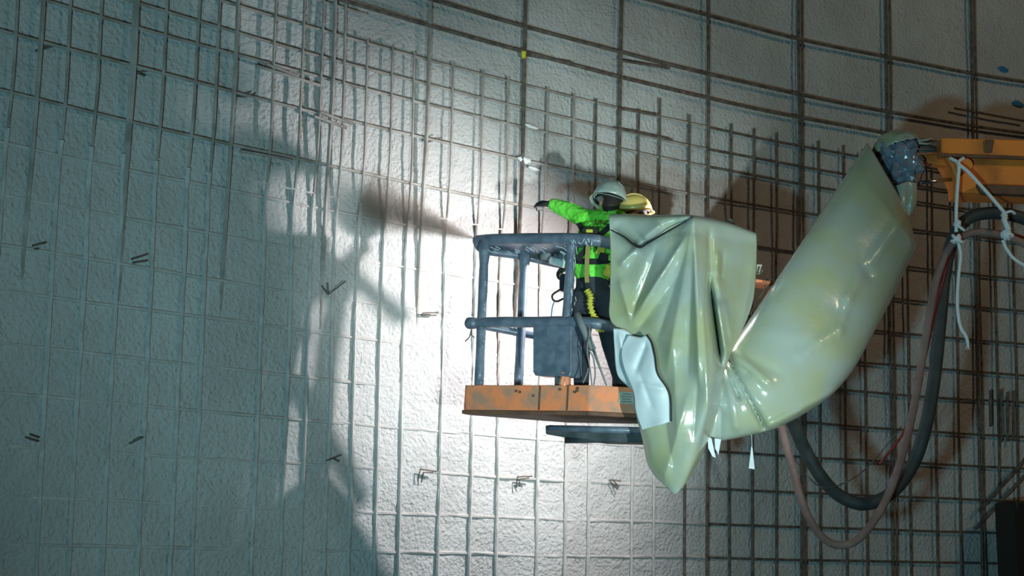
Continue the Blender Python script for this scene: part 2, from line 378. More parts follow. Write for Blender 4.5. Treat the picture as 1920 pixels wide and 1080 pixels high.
# wrapped sheet between the two top rails (grout caked)
pg = [at(893, 450, YA-.02), at(960, 455, yfront(960)), at(1073, 455, yfront(1073)), at(1108, 458, yfront(1100)), at(1102, 480, YB+.2), at(1070, 486, yback(1030)-.1), at(1050, 492, yback(1050)), at(975, 477, yback(975)), at(912, 470, yback(905))]
bevel(MB().prism(pg, up*.02).build('rail_tray', 'rail', basket), .006)
st = MB()
for k in range(26):
    px = random.uniform(905, 1095); py = random.uniform(462, 474) if px < 1070 else random.uniform(450, 470)
    y = yfront(px)+.04 if py > 460 else yfront(px)-.05
    p = at(px, py, yfront(px)+.02); d = Vector((random.uniform(.015, .05), 0, -random.uniform(.01, .03)))
    st.tube([p-n_in*.03, p+d-n_in*.03], .0035, 5)
for k in range(16):
    px = 1073+random.uniform(-6, 9); py = random.uniform(450, 590); p = at(px, py, yfront(1066)-.035)
    st.tube([p, p+Vector((random.uniform(-.01, .012), 0, -random.uniform(.02, .07)))], .0035, 5)
for k in range(14):
    px = random.uniform(1070, 1110); py = random.uniform(443, 456); p = at(px, py, yfront(px)-.05)
    st.tube([p, p+Vector((random.uniform(-.02, .03), 0, -random.uniform(.01, .04)))], .004, 5)
for k in range(22):
    t = random.random(); px = 909-11*t+random.uniform(-4, 4); py = 455+265*t; p = at(px, py, yfront(899)-.034)
    st.tube([p, p+Vector((random.uniform(.002, .016), 0, -random.uniform(.01, .04)))], .003, 5)
for k in range(22):
    t = random.random(); px = 890+290*t; p = at(px, 599+8*random.random(), yfront(min(px, 1105))-.04)
    st.tube([p, p+Vector((random.uniform(.002, .03), 0, -random.uniform(.006, .015)))], .004, 5)
st.build('grout_spatter', 'splash', basket, kind='stuff', label='pale dried grout spatter')
mid_front = curve_px([(883, 607, YA-.03), (930, 604, yfront(930)), (1000, 604, yfront(1000)), (1073, 603, yfront(1073)), (1120, 607, yfront(1105)), (1165, 617, YB+.12), (1290, 650, YB+.3)], 8)
MB().tube(mid_front, .045, 12).build('mid_rail', 'rail', basket, True)
mid_back = curve_px([(884, 607, YA-.03), (920, 614, yback(905)), (1000, 629, yback(985)), (1080, 642, yback(1060))], 8)
MB().tube(mid_back, .031, 12).build('mid_rail', 'rail', basket, True)
bm_ = MB().tube([at(880, 606, YA-.09), at(890, 606, YA-.02)], .05, 14).build('rail_elbow', 'rail', basket, True)
# panel box
pb = [at(999, 606, yfront(1000)-.02), at(1071, 606, yfront(1071)-.02), at(1071, 700, yfront(1071)-.02), at(1066, 706, yfront(1071)-.02), at(1003, 704, yfront(1000)-.02), at(999, 698, yfront(1000)-.02)]
bevel(MB().prism(pb, n_in*.14+u_ab*.03).build('control_box', 'rail', basket, label='flat blue grey box under the mid rail'), .008)
MB().prism([at(1060, 700, yfront(1058)), at(1066, 700, yfront(1058)), at(1066, 722, yfront(1058)), at(1060, 722, yfront(1058))], n_in*.04).build('bracket', 'orange', basket)
MB().prism([at(1040, 708, yfront(1045)+.1), at(1052, 708, yfront(1045)+.1), at(1052, 722, yfront(1045)+.1), at(1040, 722, yfront(1045)+.1)], n_in*.04).build('bracket', 'grey', basket, label='dull grey bracket')
cc_ = at(1262, 600, 11.27); cz0 = (Af-up*SKH*.5).z; ctop = 2.64
bevel(MB().prism([(1.10, 11.06, cz0), (1.48, 11.06, cz0), (1.48, 11.535, cz0), (1.10, 11.535, cz0)], (0, 0, ctop-cz0)).build('beam_blocker', 'dark', basket), .03)  # unseen box added behind the tarp to keep the beam off the left wall
bevel(MB().prism([(1.12, 11.02, 1.95), (1.46, 11.02, 1.95), (1.46, 11.06, 1.95), (1.12, 11.06, 1.95)], (0, 0, .4)).build('blocker_front', 'rail', basket), .01)  # front plate of the added blocking box
# wire ends at the left of the mid rail
MB().tube(curve_px([(884, 618, YA-.08), (880, 632, YA-.1), (872, 640, YA-.1)], 4), .006, 6).build('tie_end', 'steel', basket)
MB().tube(curve_px([(884, 618, YA-.08), (884, 628, YA-.1), (890, 633, YA-.1)], 4), .005, 6).build('tie_end', 'steel', basket)

# ------------------------------------------------------------------ work light behind the draped box
wl = thing('work_light', 'square flood lamp on a stand behind the tarp, aimed at the wall', 'lamp', LAMP)
ax = (Vector(MAIN_T)-LAMP).normalized(); sx = ax.cross(Vector((0, 0, 1))).normalized(); sz = sx.cross(ax)
bevel(MB().box(LAMP-ax*.11, sx*.09, sz*.075, ax*.05).build('housing', 'dark', wl), .01)
MB().box(LAMP-ax*.055, sx*.08, sz*.065, ax*.004).build('lens', 'lens', wl)
MB().tube([LAMP-ax*.12-sz*.07, LAMP-ax*.12-Vector((0, 0, 1.45))], .02, 10).build('stand', 'dark', wl, True)

# ------------------------------------------------------------------ tarps
def grid_cloth(name, rows, parent, m, nu=14, nv=14, creases=(), thick=.006, rough=.006, cs=1.35, label=None, seed=0):
    cols = len(rows[0]); R_ = []
    for c in range(cols): R_.append(crom([Vector(r[c]) for r in rows], nv))
    H = len(R_[0]); verts = []
    for j in range(H):
        row = crom([R_[c][j] for c in range(cols)], nu)
        for v in row:
            px, py, y = v; dy = 0
            for (x0, y0, x1, y1, amp, wd) in creases:
                dx, dz = x1-x0, y1-y0; L = dx*dx+dz*dz; t = ((px-x0)*dx+(py-y0)*dz)/L; tt = min(1, max(0, t))
                dist = math.hypot(px-x0-dx*tt, py-y0-dz*tt)
                if dist < wd*3: dy -= cs*amp*math.exp(-(dist/wd)**1.2)*(min(1, (1.0-abs(2*tt-1))*2.2+.25))
            dy += rough*3*noise.noise(Vector((px*.012, py*.012, seed)))+rough*noise.noise(Vector((px*.04, py*.03, seed+3)))
            verts.append(at(px, py, y+dy))
    W = len(verts)//H
    faces = [(j*W+i, j*W+i+1, (j+1)*W+i+1, (j+1)*W+i) for j in range(H-1) for i in range(W-1)]
    o = mesh_obj(name, verts, faces, m, parent, True)
    if thick: s = o.modifiers.new('thick', 'SOLIDIFY'); s.thickness = thick; s.offset = 0
    if label: o['label'] = label
    return o
D0 = 10.5
tarp = thing('tarp_cover', 'grey green glossy tarp draped like a box over the right end of the basket', 'tarp', at(1290, 900, D0))
rows = [
 [(1160, 412, 11.2), (1190, 412, 11.2), (1228, 413, 11.2), (1266, 414, 11.2), (1306, 415, 11.2), (1362, 425, 11.25), (1416, 444, 11.3)],
 [(1143, 403, 10.75), (1185, 404, 10.68), (1225, 405, 10.6), (1265, 404, 10.5), (1300, 405, 10.42), (1362, 418, 10.7), (1418, 438, 10.95)],
 [(1144, 440, 10.70), (1180, 452, 10.66), (1222, 445, 10.56), (1262, 440, 10.46), (1303, 440, 10.36), (1362, 452, 10.66), (1419, 462, 10.95)],
 [(1145, 490, 10.72), (1180, 490, 10.66), (1217, 490, 10.55), (1262, 490, 10.45), (1308, 490, 10.35), (1362, 500, 10.64), (1418, 505, 10.95)],
 [(1144, 550, 10.74), (1176, 550, 10.68), (1213, 550, 10.58), (1262, 550, 10.45), (1314, 550, 10.33), (1370, 560, 10.62), (1412, 562, 10.9)],
 [(1145, 600, 10.76), (1176, 606, 10.72), (1216, 620, 10.62), (1262, 630, 10.46), (1320, 630, 10.32), (1362, 630, 10.55), (1398, 603, 10.8)],
 [(1178, 640, 10.74), (1200, 660, 10.68), (1232, 690, 10.58), (1270, 710, 10.45), (1324, 712, 10.32), (1350, 690, 10.5), (1375, 652, 10.7)],
 [(1190, 760, 10.72), (1208, 770, 10.64), (1240, 785, 10.54), (1275, 790, 10.44), (1318, 785, 10.36), (1340, 750, 10.5), (1357, 700, 10.6)],
 [(1204, 820, 10.72), (1218, 830, 10.62), (1243, 845, 10.54), (1270, 850, 10.48), (1302, 845, 10.45), (1326, 815, 10.52), (1345, 770, 10.6)],
 [(1214, 868, 10.7), (1228, 875, 10.62), (1246, 885, 10.56), (1268, 890, 10.52), (1292, 880, 10.5), (1308, 860, 10.54), (1322, 838, 10.6)],
 [(1228, 893, 10.68), (1238, 902, 10.64), (1252, 914, 10.6), (1265, 926, 10.58), (1277, 916, 10.57), (1290, 900, 10.58), (1306, 872, 10.6)]]
cr = [(1145, 428, 1197, 463, -.09, 9), (1300, 405, 1197, 462, -.05, 7), (1197, 462, 1160, 500, .03, 10), (1240, 420, 1205, 450, .05, 14),
 (1285, 445, 1190, 600, .045, 8), (1250, 500, 1183, 600, .03, 7), (1230, 470, 1183, 602, -.035, 8), (1268, 520, 1195, 620, -.03, 12), (1160, 520, 1183, 602, .03, 10),
 (1300, 405, 1312, 720, .06, 9), (1303, 420, 1290, 700, -.035, 14), (1330, 430, 1334, 535, -.04, 5), (1330, 520, 1352, 685, -.22, 5), (1344, 560, 1362, 670, .07, 6), (1355, 560, 1372, 640, .04, 14),
 (1300, 410, 1250, 700, .03, 16), (1290, 460, 1232, 640, -.03, 12), (1262, 620, 1270, 820, .03, 20), (1240, 720, 1262, 880, -.03, 16), (1315, 560, 1330, 800, .035, 10),
 (1418, 470, 1385, 640, .03, 14), (1345, 470, 1345, 520, .025, 6), (1356, 470, 1352, 530, -.02, 5), (1290, 740, 1245, 900, .03, 14), (1310, 700, 1300, 830, -.02, 10)]
grid_cloth('cover_sheet', rows, tarp, 'tarp', 24, 18, cr, seed=1)
# white back of the folded flap
rows = [
 [(1178, 628, 10.60), (1200, 632, 10.55), (1213, 628, 10.52), (1222, 645, 10.5)],
 [(1165, 655, 10.62), (1190, 665, 10.54), (1215, 665, 10.48), (1228, 668, 10.46)],
 [(1170, 690, 10.60), (1195, 700, 10.54), (1220, 700, 10.46), (1233, 700, 10.44)],
 [(1188, 735, 10.60), (1205, 735, 10.54), (1232, 722, 10.46), (1250, 727, 10.44)],
 [(1192, 770, 10.60), (1210, 768, 10.54), (1238, 756, 10.46), (1257, 748, 10.44)],
 [(1204, 806, 10.60), (1220, 801, 10.54), (1240, 796, 10.46), (1258, 790, 10.44)]]
grid_cloth('folded_flap', rows, tarp, 'tarp_white', 10, 8, [(1213, 640, 1190, 700, -.03, 7), (1195, 720, 1250, 730, .025, 7), (1200, 700, 1225, 770, -.015, 6)], seed=5, label='white backing of the tarp folded outward')
rows = [[(1150, 616, 10.66), (1170, 618, 10.66), (1188, 630, 10.66), (1200, 640, 10.66)], [(1152, 650, 10.68), (1166, 650, 10.66), (1180, 655, 10.64), (1190, 668, 10.62)],
 [(1157, 700, 10.7), (1172, 700, 10.66), (1184, 705, 10.64), (1196, 715, 10.62)], [(1175, 722, 10.7), (1182, 728, 10.66), (1190, 735, 10.64), (1198, 748, 10.62)]]
grid_cloth('folded_flap', rows, tarp, 'tarp_white', 8, 8, [(1160, 620, 1175, 700, .03, 6), (1185, 640, 1180, 700, -.03, 5)], seed=8, label='crumpled white strip beside the railing')

MB().tube(curve_px([(1213, 628, 10.50), (1222, 643, 10.48), (1228, 668, 10.44), (1233, 700, 10.42), (1250, 727, 10.42), (1257, 748, 10.42), (1258, 790, 10.42)], 6), .007, 6).build('flap_gap_shade', 'boot', tarp, True, label='dark strip standing for the shaded gap along the folded flap')  # dark strip put in for the shaded gap at the flap edge
MB().tube(curve_px([(1146, 431, 10.66), (1170, 444, 10.63), (1197, 463, 10.60), (1215, 455, 10.56), (1255, 432, 10.45), (1300, 407, 10.35)], 6), [.004+.006*math.sin(math.pi*k/30) for k in range(31)], 6).build('fold_shade', 'boot', tarp, True, label='black strip standing for the shade in the tarp top fold')  # black strip laid in the crease as its shade
# tube sleeve over the jib
sleeve = thing('tarp_sleeve', 'long grey green glossy tarp sleeve wrapped around the slanting jib arm', 'tarp', at(1480, 640, 10.8))
stn = [(1627, 268, 1702, 398, 11.7), (1598, 312, 1717, 462, 11.6), (1550, 385, 1681, 540, 11.45), (1500, 460, 1638, 622, 11.25), (1450, 535, 1600, 690, 11.05),
 (1405, 602, 1560, 738, 10.95), (1368, 660, 1512, 772, 10.85), (1345, 715, 1452, 803, 10.78), (1326, 770, 1392, 818, 10.75), (1316, 812, 1350, 826, 10.75)]
def half_lin(L_, n):
    out = []
    for k in range(2): out += [L_[k].lerp(L_[k+1], j/n) for j in range(n)]
    full = crom(L_, n); return out+full[2*n:]
P = half_lin([Vector((a, b, e)) for a, b, c, d, e in stn], 12); Q = half_lin([Vector((c, d, 0)) for a, b, c, d, e in stn], 12)
KS = 72; verts = []
cr2 = [(1695, 405, 1622, 505, .045, 7), (1622, 505, 1630, 515, -.05, 6), (1612, 512, 1590, 560, .04, 7), (1590, 560, 1572, 620, .045, 7), (1570, 585, 1592, 578, -.02, 5), (1572, 620, 1500, 668, .04, 6),
 (1365, 672, 1432, 800, -.2, 4), (1352, 668, 1385, 745, -.12, 4), (1362, 668, 1412, 760, .07, 6), (1375, 660, 1440, 720, .05, 8), (1432, 800, 1560, 735, .04, 6), (1352, 676, 1350, 820, -.04, 9), (1380, 660, 1460, 700, -.02, 10), (1400, 700, 1350, 670, -.05, 8), (1365, 690, 1380, 800, .04, 8),
 (1500, 440, 1470, 520, .02, 9), (1430, 620, 1560, 640, .015, 20), (1640, 300, 1560, 420, .012, 20), (1450, 800, 1500, 770, .03, 8), (1340, 690, 1352, 760, .05, 8)]
for i, (p, q) in enumerate(zip(P, Q)):
    mx, my = (p.x+q.x)/2, (p.y+q.y)/2; hx, hy = (p.x-q.x)/2, (p.y-q.y)/2
    rad = math.hypot(hx, hy)/FPX*p.z*.8
    for k in range(KS):
        a = 2*math.pi*k/KS; c_ = math.cos(a); s_ = math.sin(a)
        px = mx+hx*c_; py = my+hy*c_; y = p.z-rad*math.copysign(abs(s_)**.8, s_)
        if s_ > 0:
            for (x0, y0, x1, y1, amp, wd) in cr2:
                dx, dz = x1-x0, y1-y0; t = min(1, max(0, ((px-x0)*dx+(py-y0)*dz)/(dx*dx+dz*dz)))
                dist = math.hypot(px-x0-dx*t, py-y0-dz*t)
                if dist < wd*3: y -= amp*math.exp(-(dist/wd)**1.3)
        y += .02*noise.noise(Vector((px*.012, py*.012, 9)))
        verts.append(at(px, py, y))
n = len(P)
F = [(i*KS+k, i*KS+(k+1) % KS, (i+1)*KS+(k+1) % KS, (i+1)*KS+k) for i in range(n-1) for k in range(KS)]
F.append(tuple((n-1)*KS+k for k in range(KS)))
mesh_obj('sleeve_sheet', verts, F, 'tarp', sleeve, True).modifiers.new('t', 'SOLIDIFY').thickness = .006
# torn scraps under the sleeve
for k, (poly, y, lab) in enumerate(((((1327, 818), (1334, 822), (1342, 858), (1336, 856), (1328, 840)), 10.6, 'torn white tarp end'), (((1340, 822), (1352, 824), (1347, 853), (1341, 840)), 10.6, 'torn white tarp end'), (((1409, 836), (1411, 840), (1415, 880), (1404, 878)), 10.7, 'small dangling white scrap'))):
    MB().prism([at(a, b, y) for a, b in poly], (0, .01, 0)).build('torn_scrap', 'tarp_white', sleeve, label=lab)
MB().tube([at(1409, 812, 10.75), at(1410, 838, 10.7)], .003, 5).build('scrap_thread', 'tarp_white', sleeve)
# elbow wrap: crumpled plastic with cloth cap and flap
def blob(name, c, rx, rz, ry, m, parent, amp, fr, seed, tilt=0, half=None, sub=5):
    bm = bmesh.new(); bmesh.ops.create_icosphere(bm, subdivisions=sub, radius=1)
    if half: bmesh.ops.delete(bm, geom=[v for v in bm.verts if half(v.co)], context='VERTS')
    for v in bm.verts:
        d = 1+amp*(abs(noise.noise(v.co*fr+Vector((seed, 0, 0))))*2-.6)+amp*.5*noise.noise(v.co*fr*2.7)
        p = v.co*d; x, z = p.x*rx, p.z*rz
        v.co = Vector((x*math.cos(tilt)-z*math.sin(tilt), p.y*ry, x*math.sin(tilt)+z*math.cos(tilt)))+c
    me = bpy.data.meshes.new(name); bm.to_mesh(me); bm.free()
    me.materials.append(M[m]); o = bpy.data.objects.new(name, me); COL.objects.link(o); o.parent = parent; o.matrix_parent_inverse = Matrix.Translation(-parent.location)
    return o
elb = thing('elbow_wrap', 'shiny crumpled grey plastic wrapped round the boom elbow with a green cloth cap', 'wrapping', at(1685, 340, 11.75))
o = blob('plastic_wrap', at(1683, 310, 11.75), .19, .25, .24, 'foil', elb, .30, 2.2, 4, tilt=.15, sub=4)
o = blob('cloth_cap', at(1684, 292, 11.77), .235, .225, .27, 'tarp', elb, .05, 2.0, 2, half=lambda c: c.z < .28+.35*c.x, sub=5)
o.modifiers.new('t', 'SOLIDIFY').thickness = .008
for p in o.data.polygons: p.use_smooth = True
rows = [[(1668, 352, 11.62), (1685, 346, 11.55), (1702, 340, 11.55), (1719, 343, 11.6)], [(1672, 366, 11.58), (1688, 368, 11.5), (1705, 366, 11.5), (1720, 372, 11.6)],
 [(1682, 388, 11.58), (1692, 390, 11.5), (1703, 388, 11.5), (1715, 390, 11.6)], [(1696, 408, 11.6), (1700, 410, 11.56), (1703, 408, 11.56), (1708, 402, 11.6)]]
grid_cloth('cloth_flap', rows, elb, 'tarp', 8, 8, [(1704, 345, 1701, 405, -.05, 4)], seed=3)
for p in (((1720, 264), (1740, 262), (1748, 258)), ((1722, 268), (1738, 270), (1746, 268))):
    MB().tube([at(a, b, 11.65) for a, b in p], [.012, .008, .003], 6).build('frayed_end', 'tarp', elb)
# glimpse of the machine behind the box cover
ctl = thing('manifold_block', 'small orange ledge with a bright striped fitting, seen between tarp and sleeve', 'fitting', at(1428, 530, 11.3))
bevel(MB().box(at(1420, 532, 11.35), (.085, .0, -.01), (0, .12, 0), (.0, 0, .012)).build('ledge', 'orange', ctl), .004)
bevel(MB().box(at(1418, 505, 11.35), (.045, 0, 0), (0, .05, 0), (0, 0, .035)).build('fitting', 'paper', ctl), .01)
for k in range(4): MB().box(at(1410+6*k, 506, 11.29), (.005, 0, .0), (0, .003, 0), (.008, 0, .03)).build('stripe', 'boot', ctl)
MB().tube(curve_px([(1414, 525, 11.3), (1432, 527, 11.3), (1444, 524, 11.3)], 4), .012, 8).build('pipe', 'dark', ctl, True)
MB().tube(curve_px([(1436, 530, 11.3), (1430, 550, 11.3), (1414, 575, 11.3), (1408, 590, 11.3)], 5), .004, 6).build('cable', 'steel', ctl, True)

# ------------------------------------------------------------------ boom
boom = thing('boom_arm', 'scuffed orange telescopic boom arm entering from the right border', 'boom', at(1860, 330, 11.8))
def slab(name, poly, y0, dy, m, y1=None, bv=.012, lab=None):
    y1 = y1 if y1 is not None else y0
    x0, x1 = min(p[0] for p in poly), max(p[0] for p in poly)
    pts = [at(a, b, y0+(y1-y0)*(a-x0)/(x1-x0)) for a, b in poly]
    o = MB().prism(pts, (0.02, dy, 0)).build(name, m, boom); bevel(o, bv)
    if lab: o['label'] = lab
    return o
slab('upper_section', [(1765, 258), (2150, 268), (2150, 303), (1765, 289)], 11.62, .42, 'orange2')
slab('lower_section', [(1773, 293), (2150, 306), (2150, 372), (1850, 362), (1797, 361), (1795, 340), (1784, 312)], 11.68, .34, 'orange2')
slab('nose_lug', [(1724, 290), (1745, 288), (1778, 292), (1790, 320), (1775, 311), (1752, 308), (1724, 299)], 11.78, .1, 'orange2')
slab('seam_plate', [(1763, 287), (2150, 301), (2150, 307), (1763, 293)], 11.60, .03, 'grime', bv=.003, lab='dark seam between the two boom sections')
slab('bracket_notch', [(1846, 262), (1862, 262), (1858, 285), (1848, 285)], 11.605, .02, 'grime', bv=.003, lab='worn bare patch')
slab('lower_lip', [(1830, 345), (2150, 356), (2150, 374), (1840, 362)], 11.60, .08, 'grime', bv=.004, lab='worn brown lower lip')
pv = MB(); cpv = at(1808, 312, 11.66)
pv.tube([cpv, cpv-Vector((0, .06, 0))], .055, 20).build('pivot_pin', 'orange2', boom)
MB().tube([at(1700, 345, 11.75), at(1790, 336, 11.8)], .017, 12).build('cylinder_rod', 'chrome', boom, True, label='chrome ram rod')
for k, (y0, y1) in enumerate(((268, 268), (275, 278), (283, 283))):
    MB().tube([at(1715, y0, 11.75), at(1772, y1, 11.8)], .012, 8).build('hydraulic_line', 'dark' if k else 'steel', boom, True)
MB().tube(curve_px([(1722, 350, 11.75), (1730, 325, 11.75), (1745, 308, 11.75)], 5), .006, 6).build('cable', 'hose_black', boom, True)

# ------------------------------------------------------------------ hoses and ropes
def tag(o, label, cat, group=None):
    o['label'] = label; o['category'] = cat
    if group: o['group'] = group
    return o
h1 = curve_px([(2000, 520, 11.7), (1950, 478, 11.65), (1905, 450, 11.6), (1850, 436, 11.6), (1812, 440, 11.6), (1780, 465, 11.6), (1757, 520, 11.6), (1743, 590, 11.6), (1728, 680, 11.6), (1712, 770, 11.55), (1690, 860, 11.5), (1655, 950, 11.45), (1610, 1010, 11.4), (1570, 1022, 11.4), (1535, 1000, 11.35), (1505, 945, 11.3), (1487, 880, 11.2), (1470, 820, 11.1), (1462, 780, 11.0)], 8)
tag(MB().tube(h1, .033, 12).build('delivery_hose', 'hose_pink', None, True), 'dusty pink brown hose hanging in a long loop below the boom', 'hose')
h2 = curve_px([(2000, 470, 11.9), (1950, 425, 11.85), (1900, 404, 11.8), (1850, 400, 11.8), (1812, 412, 11.8), (1786, 450, 11.8), (1772, 510, 11.85), (1763, 600, 11.85), (1753, 700, 11.85), (1738, 790, 11.8), (1712, 870, 11.8), (1670, 925, 11.75), (1620, 945, 11.7), (1575, 930, 11.7), (1540, 895, 11.6), (1510, 845, 11.5), (1490, 800, 11.3), (1475, 770, 11.1)], 8)
tag(MB().tube(h2, .055, 14).build('rubber_hose', 'hose_black', None, True), 'thick black rubber hose looping behind the thinner pink brown hose', 'hose')
h3 = curve_px([(2000, 500, 11.74), (1925, 448, 11.74), (1870, 434, 11.74), (1820, 436, 11.74), (1785, 470, 11.74), (1765, 540, 11.76), (1750, 600, 11.78), (1728, 700, 11.78), (1700, 800, 11.74), (1650, 870, 11.7)], 8)
tag(MB().tube(h3, .012, 8).build('signal_cable', 'hose_red', None, True), 'thin red cable running along the two hoses', 'cable')
h4 = curve_px([(1455, 800, 11.2), (1490, 860, 11.5), (1530, 908, 11.6), (1565, 912, 11.6), (1610, 890, 11.7), (1650, 850, 11.8), (1690, 800, 11.8)], 6)
tag(MB().tube(h4, .006, 6).build('slack_wire', 'steel', None, True), 'thin slack wire sagging across inside the hose loop', 'wire')
def knot(c, r, n, parent, seed):
    rd = random.Random(seed); mb = MB()
    for k in range(n):
        a = Vector((rd.uniform(-1, 1), rd.uniform(-.6, .2), rd.uniform(-1, 1))).normalized(); b = a.orthogonal().normalized(); cc = a.cross(b)
        off = Vector((rd.uniform(-1, 1), 0, rd.uniform(-1, 1)))*r*.5
        pts = [c+off+(b*math.cos(q)+cc*math.sin(q))*r for q in [2*math.pi*j/14 for j in range(15)]]
        mb.tube(pts, .013, 8, cap=False)
    return mb.build('knot', 'rope', parent, True)
r1 = thing('rope', 'white rope tied over the boom, straight strand with long frayed tail hanging down', 'rope', at(1795, 440, 11.5), 'white ropes holding the hoses')
MB().tube(curve_px([(1781, 296, 11.55), (1797, 308, 11.5), (1796, 340, 11.5), (1793, 390, 11.5), (1793, 435, 11.5)], 6), .0155, 8).build('strand', 'rope', r1, True)
MB().tube(curve_px([(1797, 455, 11.5), (1801, 480, 11.5), (1797, 520, 11.5), (1795, 570, 11.5), (1800, 610, 11.5), (1811, 630, 11.5), (1815, 645, 11.5)], 6), .0145, 8).build('tail', 'rope', r1, True)
for dx in (-4, 0, 3): MB().tube([at(1815, 643, 11.5), at(1815+dx, 656, 11.5)], [.006, .002], 5).build('frayed_strand', 'rope', r1)
knot(at(1795, 447, 11.5), .035, 5, r1, 1); knot(at(1796, 420, 11.5), .022, 3, r1, 2)
MB().tube(curve_px([(1790, 418, 11.5), (1800, 426, 11.48), (1808, 432, 11.5)], 5), .013, 8).build('strand', 'rope', r1, True)
r2 = thing('rope', 'white rope slanting right from the boom to the hoses, tail running off frame', 'rope', at(1888, 440, 11.5), 'white ropes holding the hoses')
MB().tube(curve_px([(1807, 296, 11.52), (1797, 306, 11.49), (1815, 322, 11.49), (1850, 360, 11.49), (1882, 397, 11.49)], 6), .0155, 8).build('strand', 'rope', r2, True)
MB().tube(curve_px([(1882, 397, 11.5), (1884, 415, 11.46), (1892, 432, 11.46)], 6), .022, 8).build('strand', 'rope', r2, True)
MB().tube(curve_px([(1880, 450, 11.5), (1888, 468, 11.5), (1905, 488, 11.5), (1945, 510, 11.5)], 6), .0145, 8).build('tail', 'rope', r2, True)
MB().tube(curve_px([(1884, 400, 11.48), (1895, 396, 11.46), (1903, 401, 11.5)], 5), .012, 8).build('strand', 'rope', r2, True)
knot(at(1888, 442, 11.5), .036, 5, r2, 5); knot(at(1884, 408, 11.5), .024, 3, r2, 6)

# ------------------------------------------------------------------ people
def body(name, bones, parent, mats, vox=.0075, smooth=6):
    mb = MB()
    for a, ra, b, rb, mi in bones:
        a = Vector(a); b = Vector(b); d = b-a; L = d.length
        if L < 1e-4: b = a+Vector((0, 0, .002)); d = b-a; L = d.length
        t = d/L; pts = []; rr = []
        for k in range(1, 6): q = k/6*math.pi/2; pts.append(a-t*ra*math.cos(q)); rr.append(ra*math.sin(q))
        pts += [a, b]; rr += [ra, rb]
        for k in range(1, 6)[::-1]: q = k/6*math.pi/2; pts.append(b+t*rb*math.cos(q)); rr.append(rb*math.sin(q))
        mb.tube(pts, rr, 18)
    o = mb.build(name, list(mats), None, True)
    r = o.modifiers.new('r', 'REMESH'); r.mode = 'VOXEL'; r.voxel_size = vox; r.use_smooth_shade = True
    s = o.modifiers.new('s', 'SMOOTH'); s.iterations = smooth; s.factor = .5
    dg = bpy.context.evaluated_depsgraph_get(); dg.update(); me = bpy.data.meshes.new_from_object(o.evaluated_get(dg))
    o.modifiers.clear(); old = o.data; o.data = me; bpy.data.meshes.remove(old)
    me.materials.clear()
    for m in mats: me.materials.append(M[m])
    nP = len(me.polygons); C = np.empty(nP*3); me.polygons.foreach_get('center', C); C = C.reshape(-1, 3)
    best = np.full(nP, 1e9); idx = np.zeros(nP, dtype=np.int32)
    for a, ra, b, rb, mi in bones:
        a = np.array(a); b = np.array(b); d = b-a; L = max(d.dot(d), 1e-9)
        t = np.clip(((C-a)@d)/L, 0, 1); dist = np.linalg.norm(C-a-t[:, None]*d, axis=1)-(ra+(rb-ra)*t)
        m_ = dist < best; best[m_] = dist[m_]; idx[m_] = mi
    me.polygons.foreach_set('material_index', idx); me.polygons.foreach_set('use_smooth', [True]*nP); me.update()
    o.parent = parent; o.matrix_parent_inverse = Matrix.Translation(-parent.location)
    return o
def frame(fwd, upv):
    f = Vector(fwd).normalized(); s = f.cross(Vector(upv)).normalized(); return f, s, s.cross(f)
def head_bones(c, fwd, upv, MI):        # c = head centre
    f, s, u = frame(fwd, upv); B = []
    B.append((c+u*.03-f*.015, .087, c+u*.02+f*.02, .083, MI['skin']))
    B.append((c-u*.02+f*.02, .072, c-u*.075+f*.045, .045, MI['skin']))
    B.append((c+f*.10-u*.005, .010, c+f*.112-u*.03, .014, MI['skin']))
    for k in (-1, 1):
        B.append((c+s*.082*k-f*.005+u*.01, .014, c+s*.080*k-u*.03, .010, MI['skin']))
        B.append((c+s*.032*k+f*.085+u*.012, .012, c+s*.032*k+f*.085+u*.013, .012, MI['skin']))
    B.append((c+s*.02+f*.098-u*.058, .008, c-s*.02+f*.098-u*.058, .008, MI['skin']))
    B.append((c+u*.055-f*.03, .085, c-u*.02-f*.045, .072, MI['hair']))
    B.append((c-u*.03-f*.03, .062, c-u*.07-f*.03, .058, MI['hair']))
    return B
def hand_bones(wr, d, palm_n, curl, MI, sc=1.0):     # wrist, direction, palm normal (curl side)
    d = Vector(d).normalized(); n = Vector(palm_n); n = (n-d*n.dot(d)).normalized(); s = d.cross(n); B = []
    for k in (-1, 0, 1): B.append((wr+s*.018*k*sc, .021*sc, wr+d*.085*sc+s*.026*k*sc, .017*sc, MI['glove']))
    for i, L in enumerate((.070, .080, .074, .058)):
        base = wr+d*.088*sc+s*(.036-.024*i)*sc; ang = 0; p = base; c_ = curl[i]
        for seg, fr in enumerate((.45, .32, .23)):
            ang += c_*(.8, 1.0, .7)[seg]; q = p+(d*math.cos(ang)+n*math.sin(ang))*L*fr*sc
            B.append((p, (.0115-.0012*seg)*sc, q, (.0105-.0012*seg)*sc, MI['glove'])); p = q
    p = wr+d*.025*sc+s*.034*sc; q = p+(d*.6+s*.6+n*.35).normalized()*.042*sc; r_ = q+(d*.8+s*.1+n*.5).normalized()*.036*sc
    B.append((p, .015*sc, q, .0125*sc, MI['glove'])); B.append((q, .0125*sc, r_, .010*sc, MI['glove']))
    return B
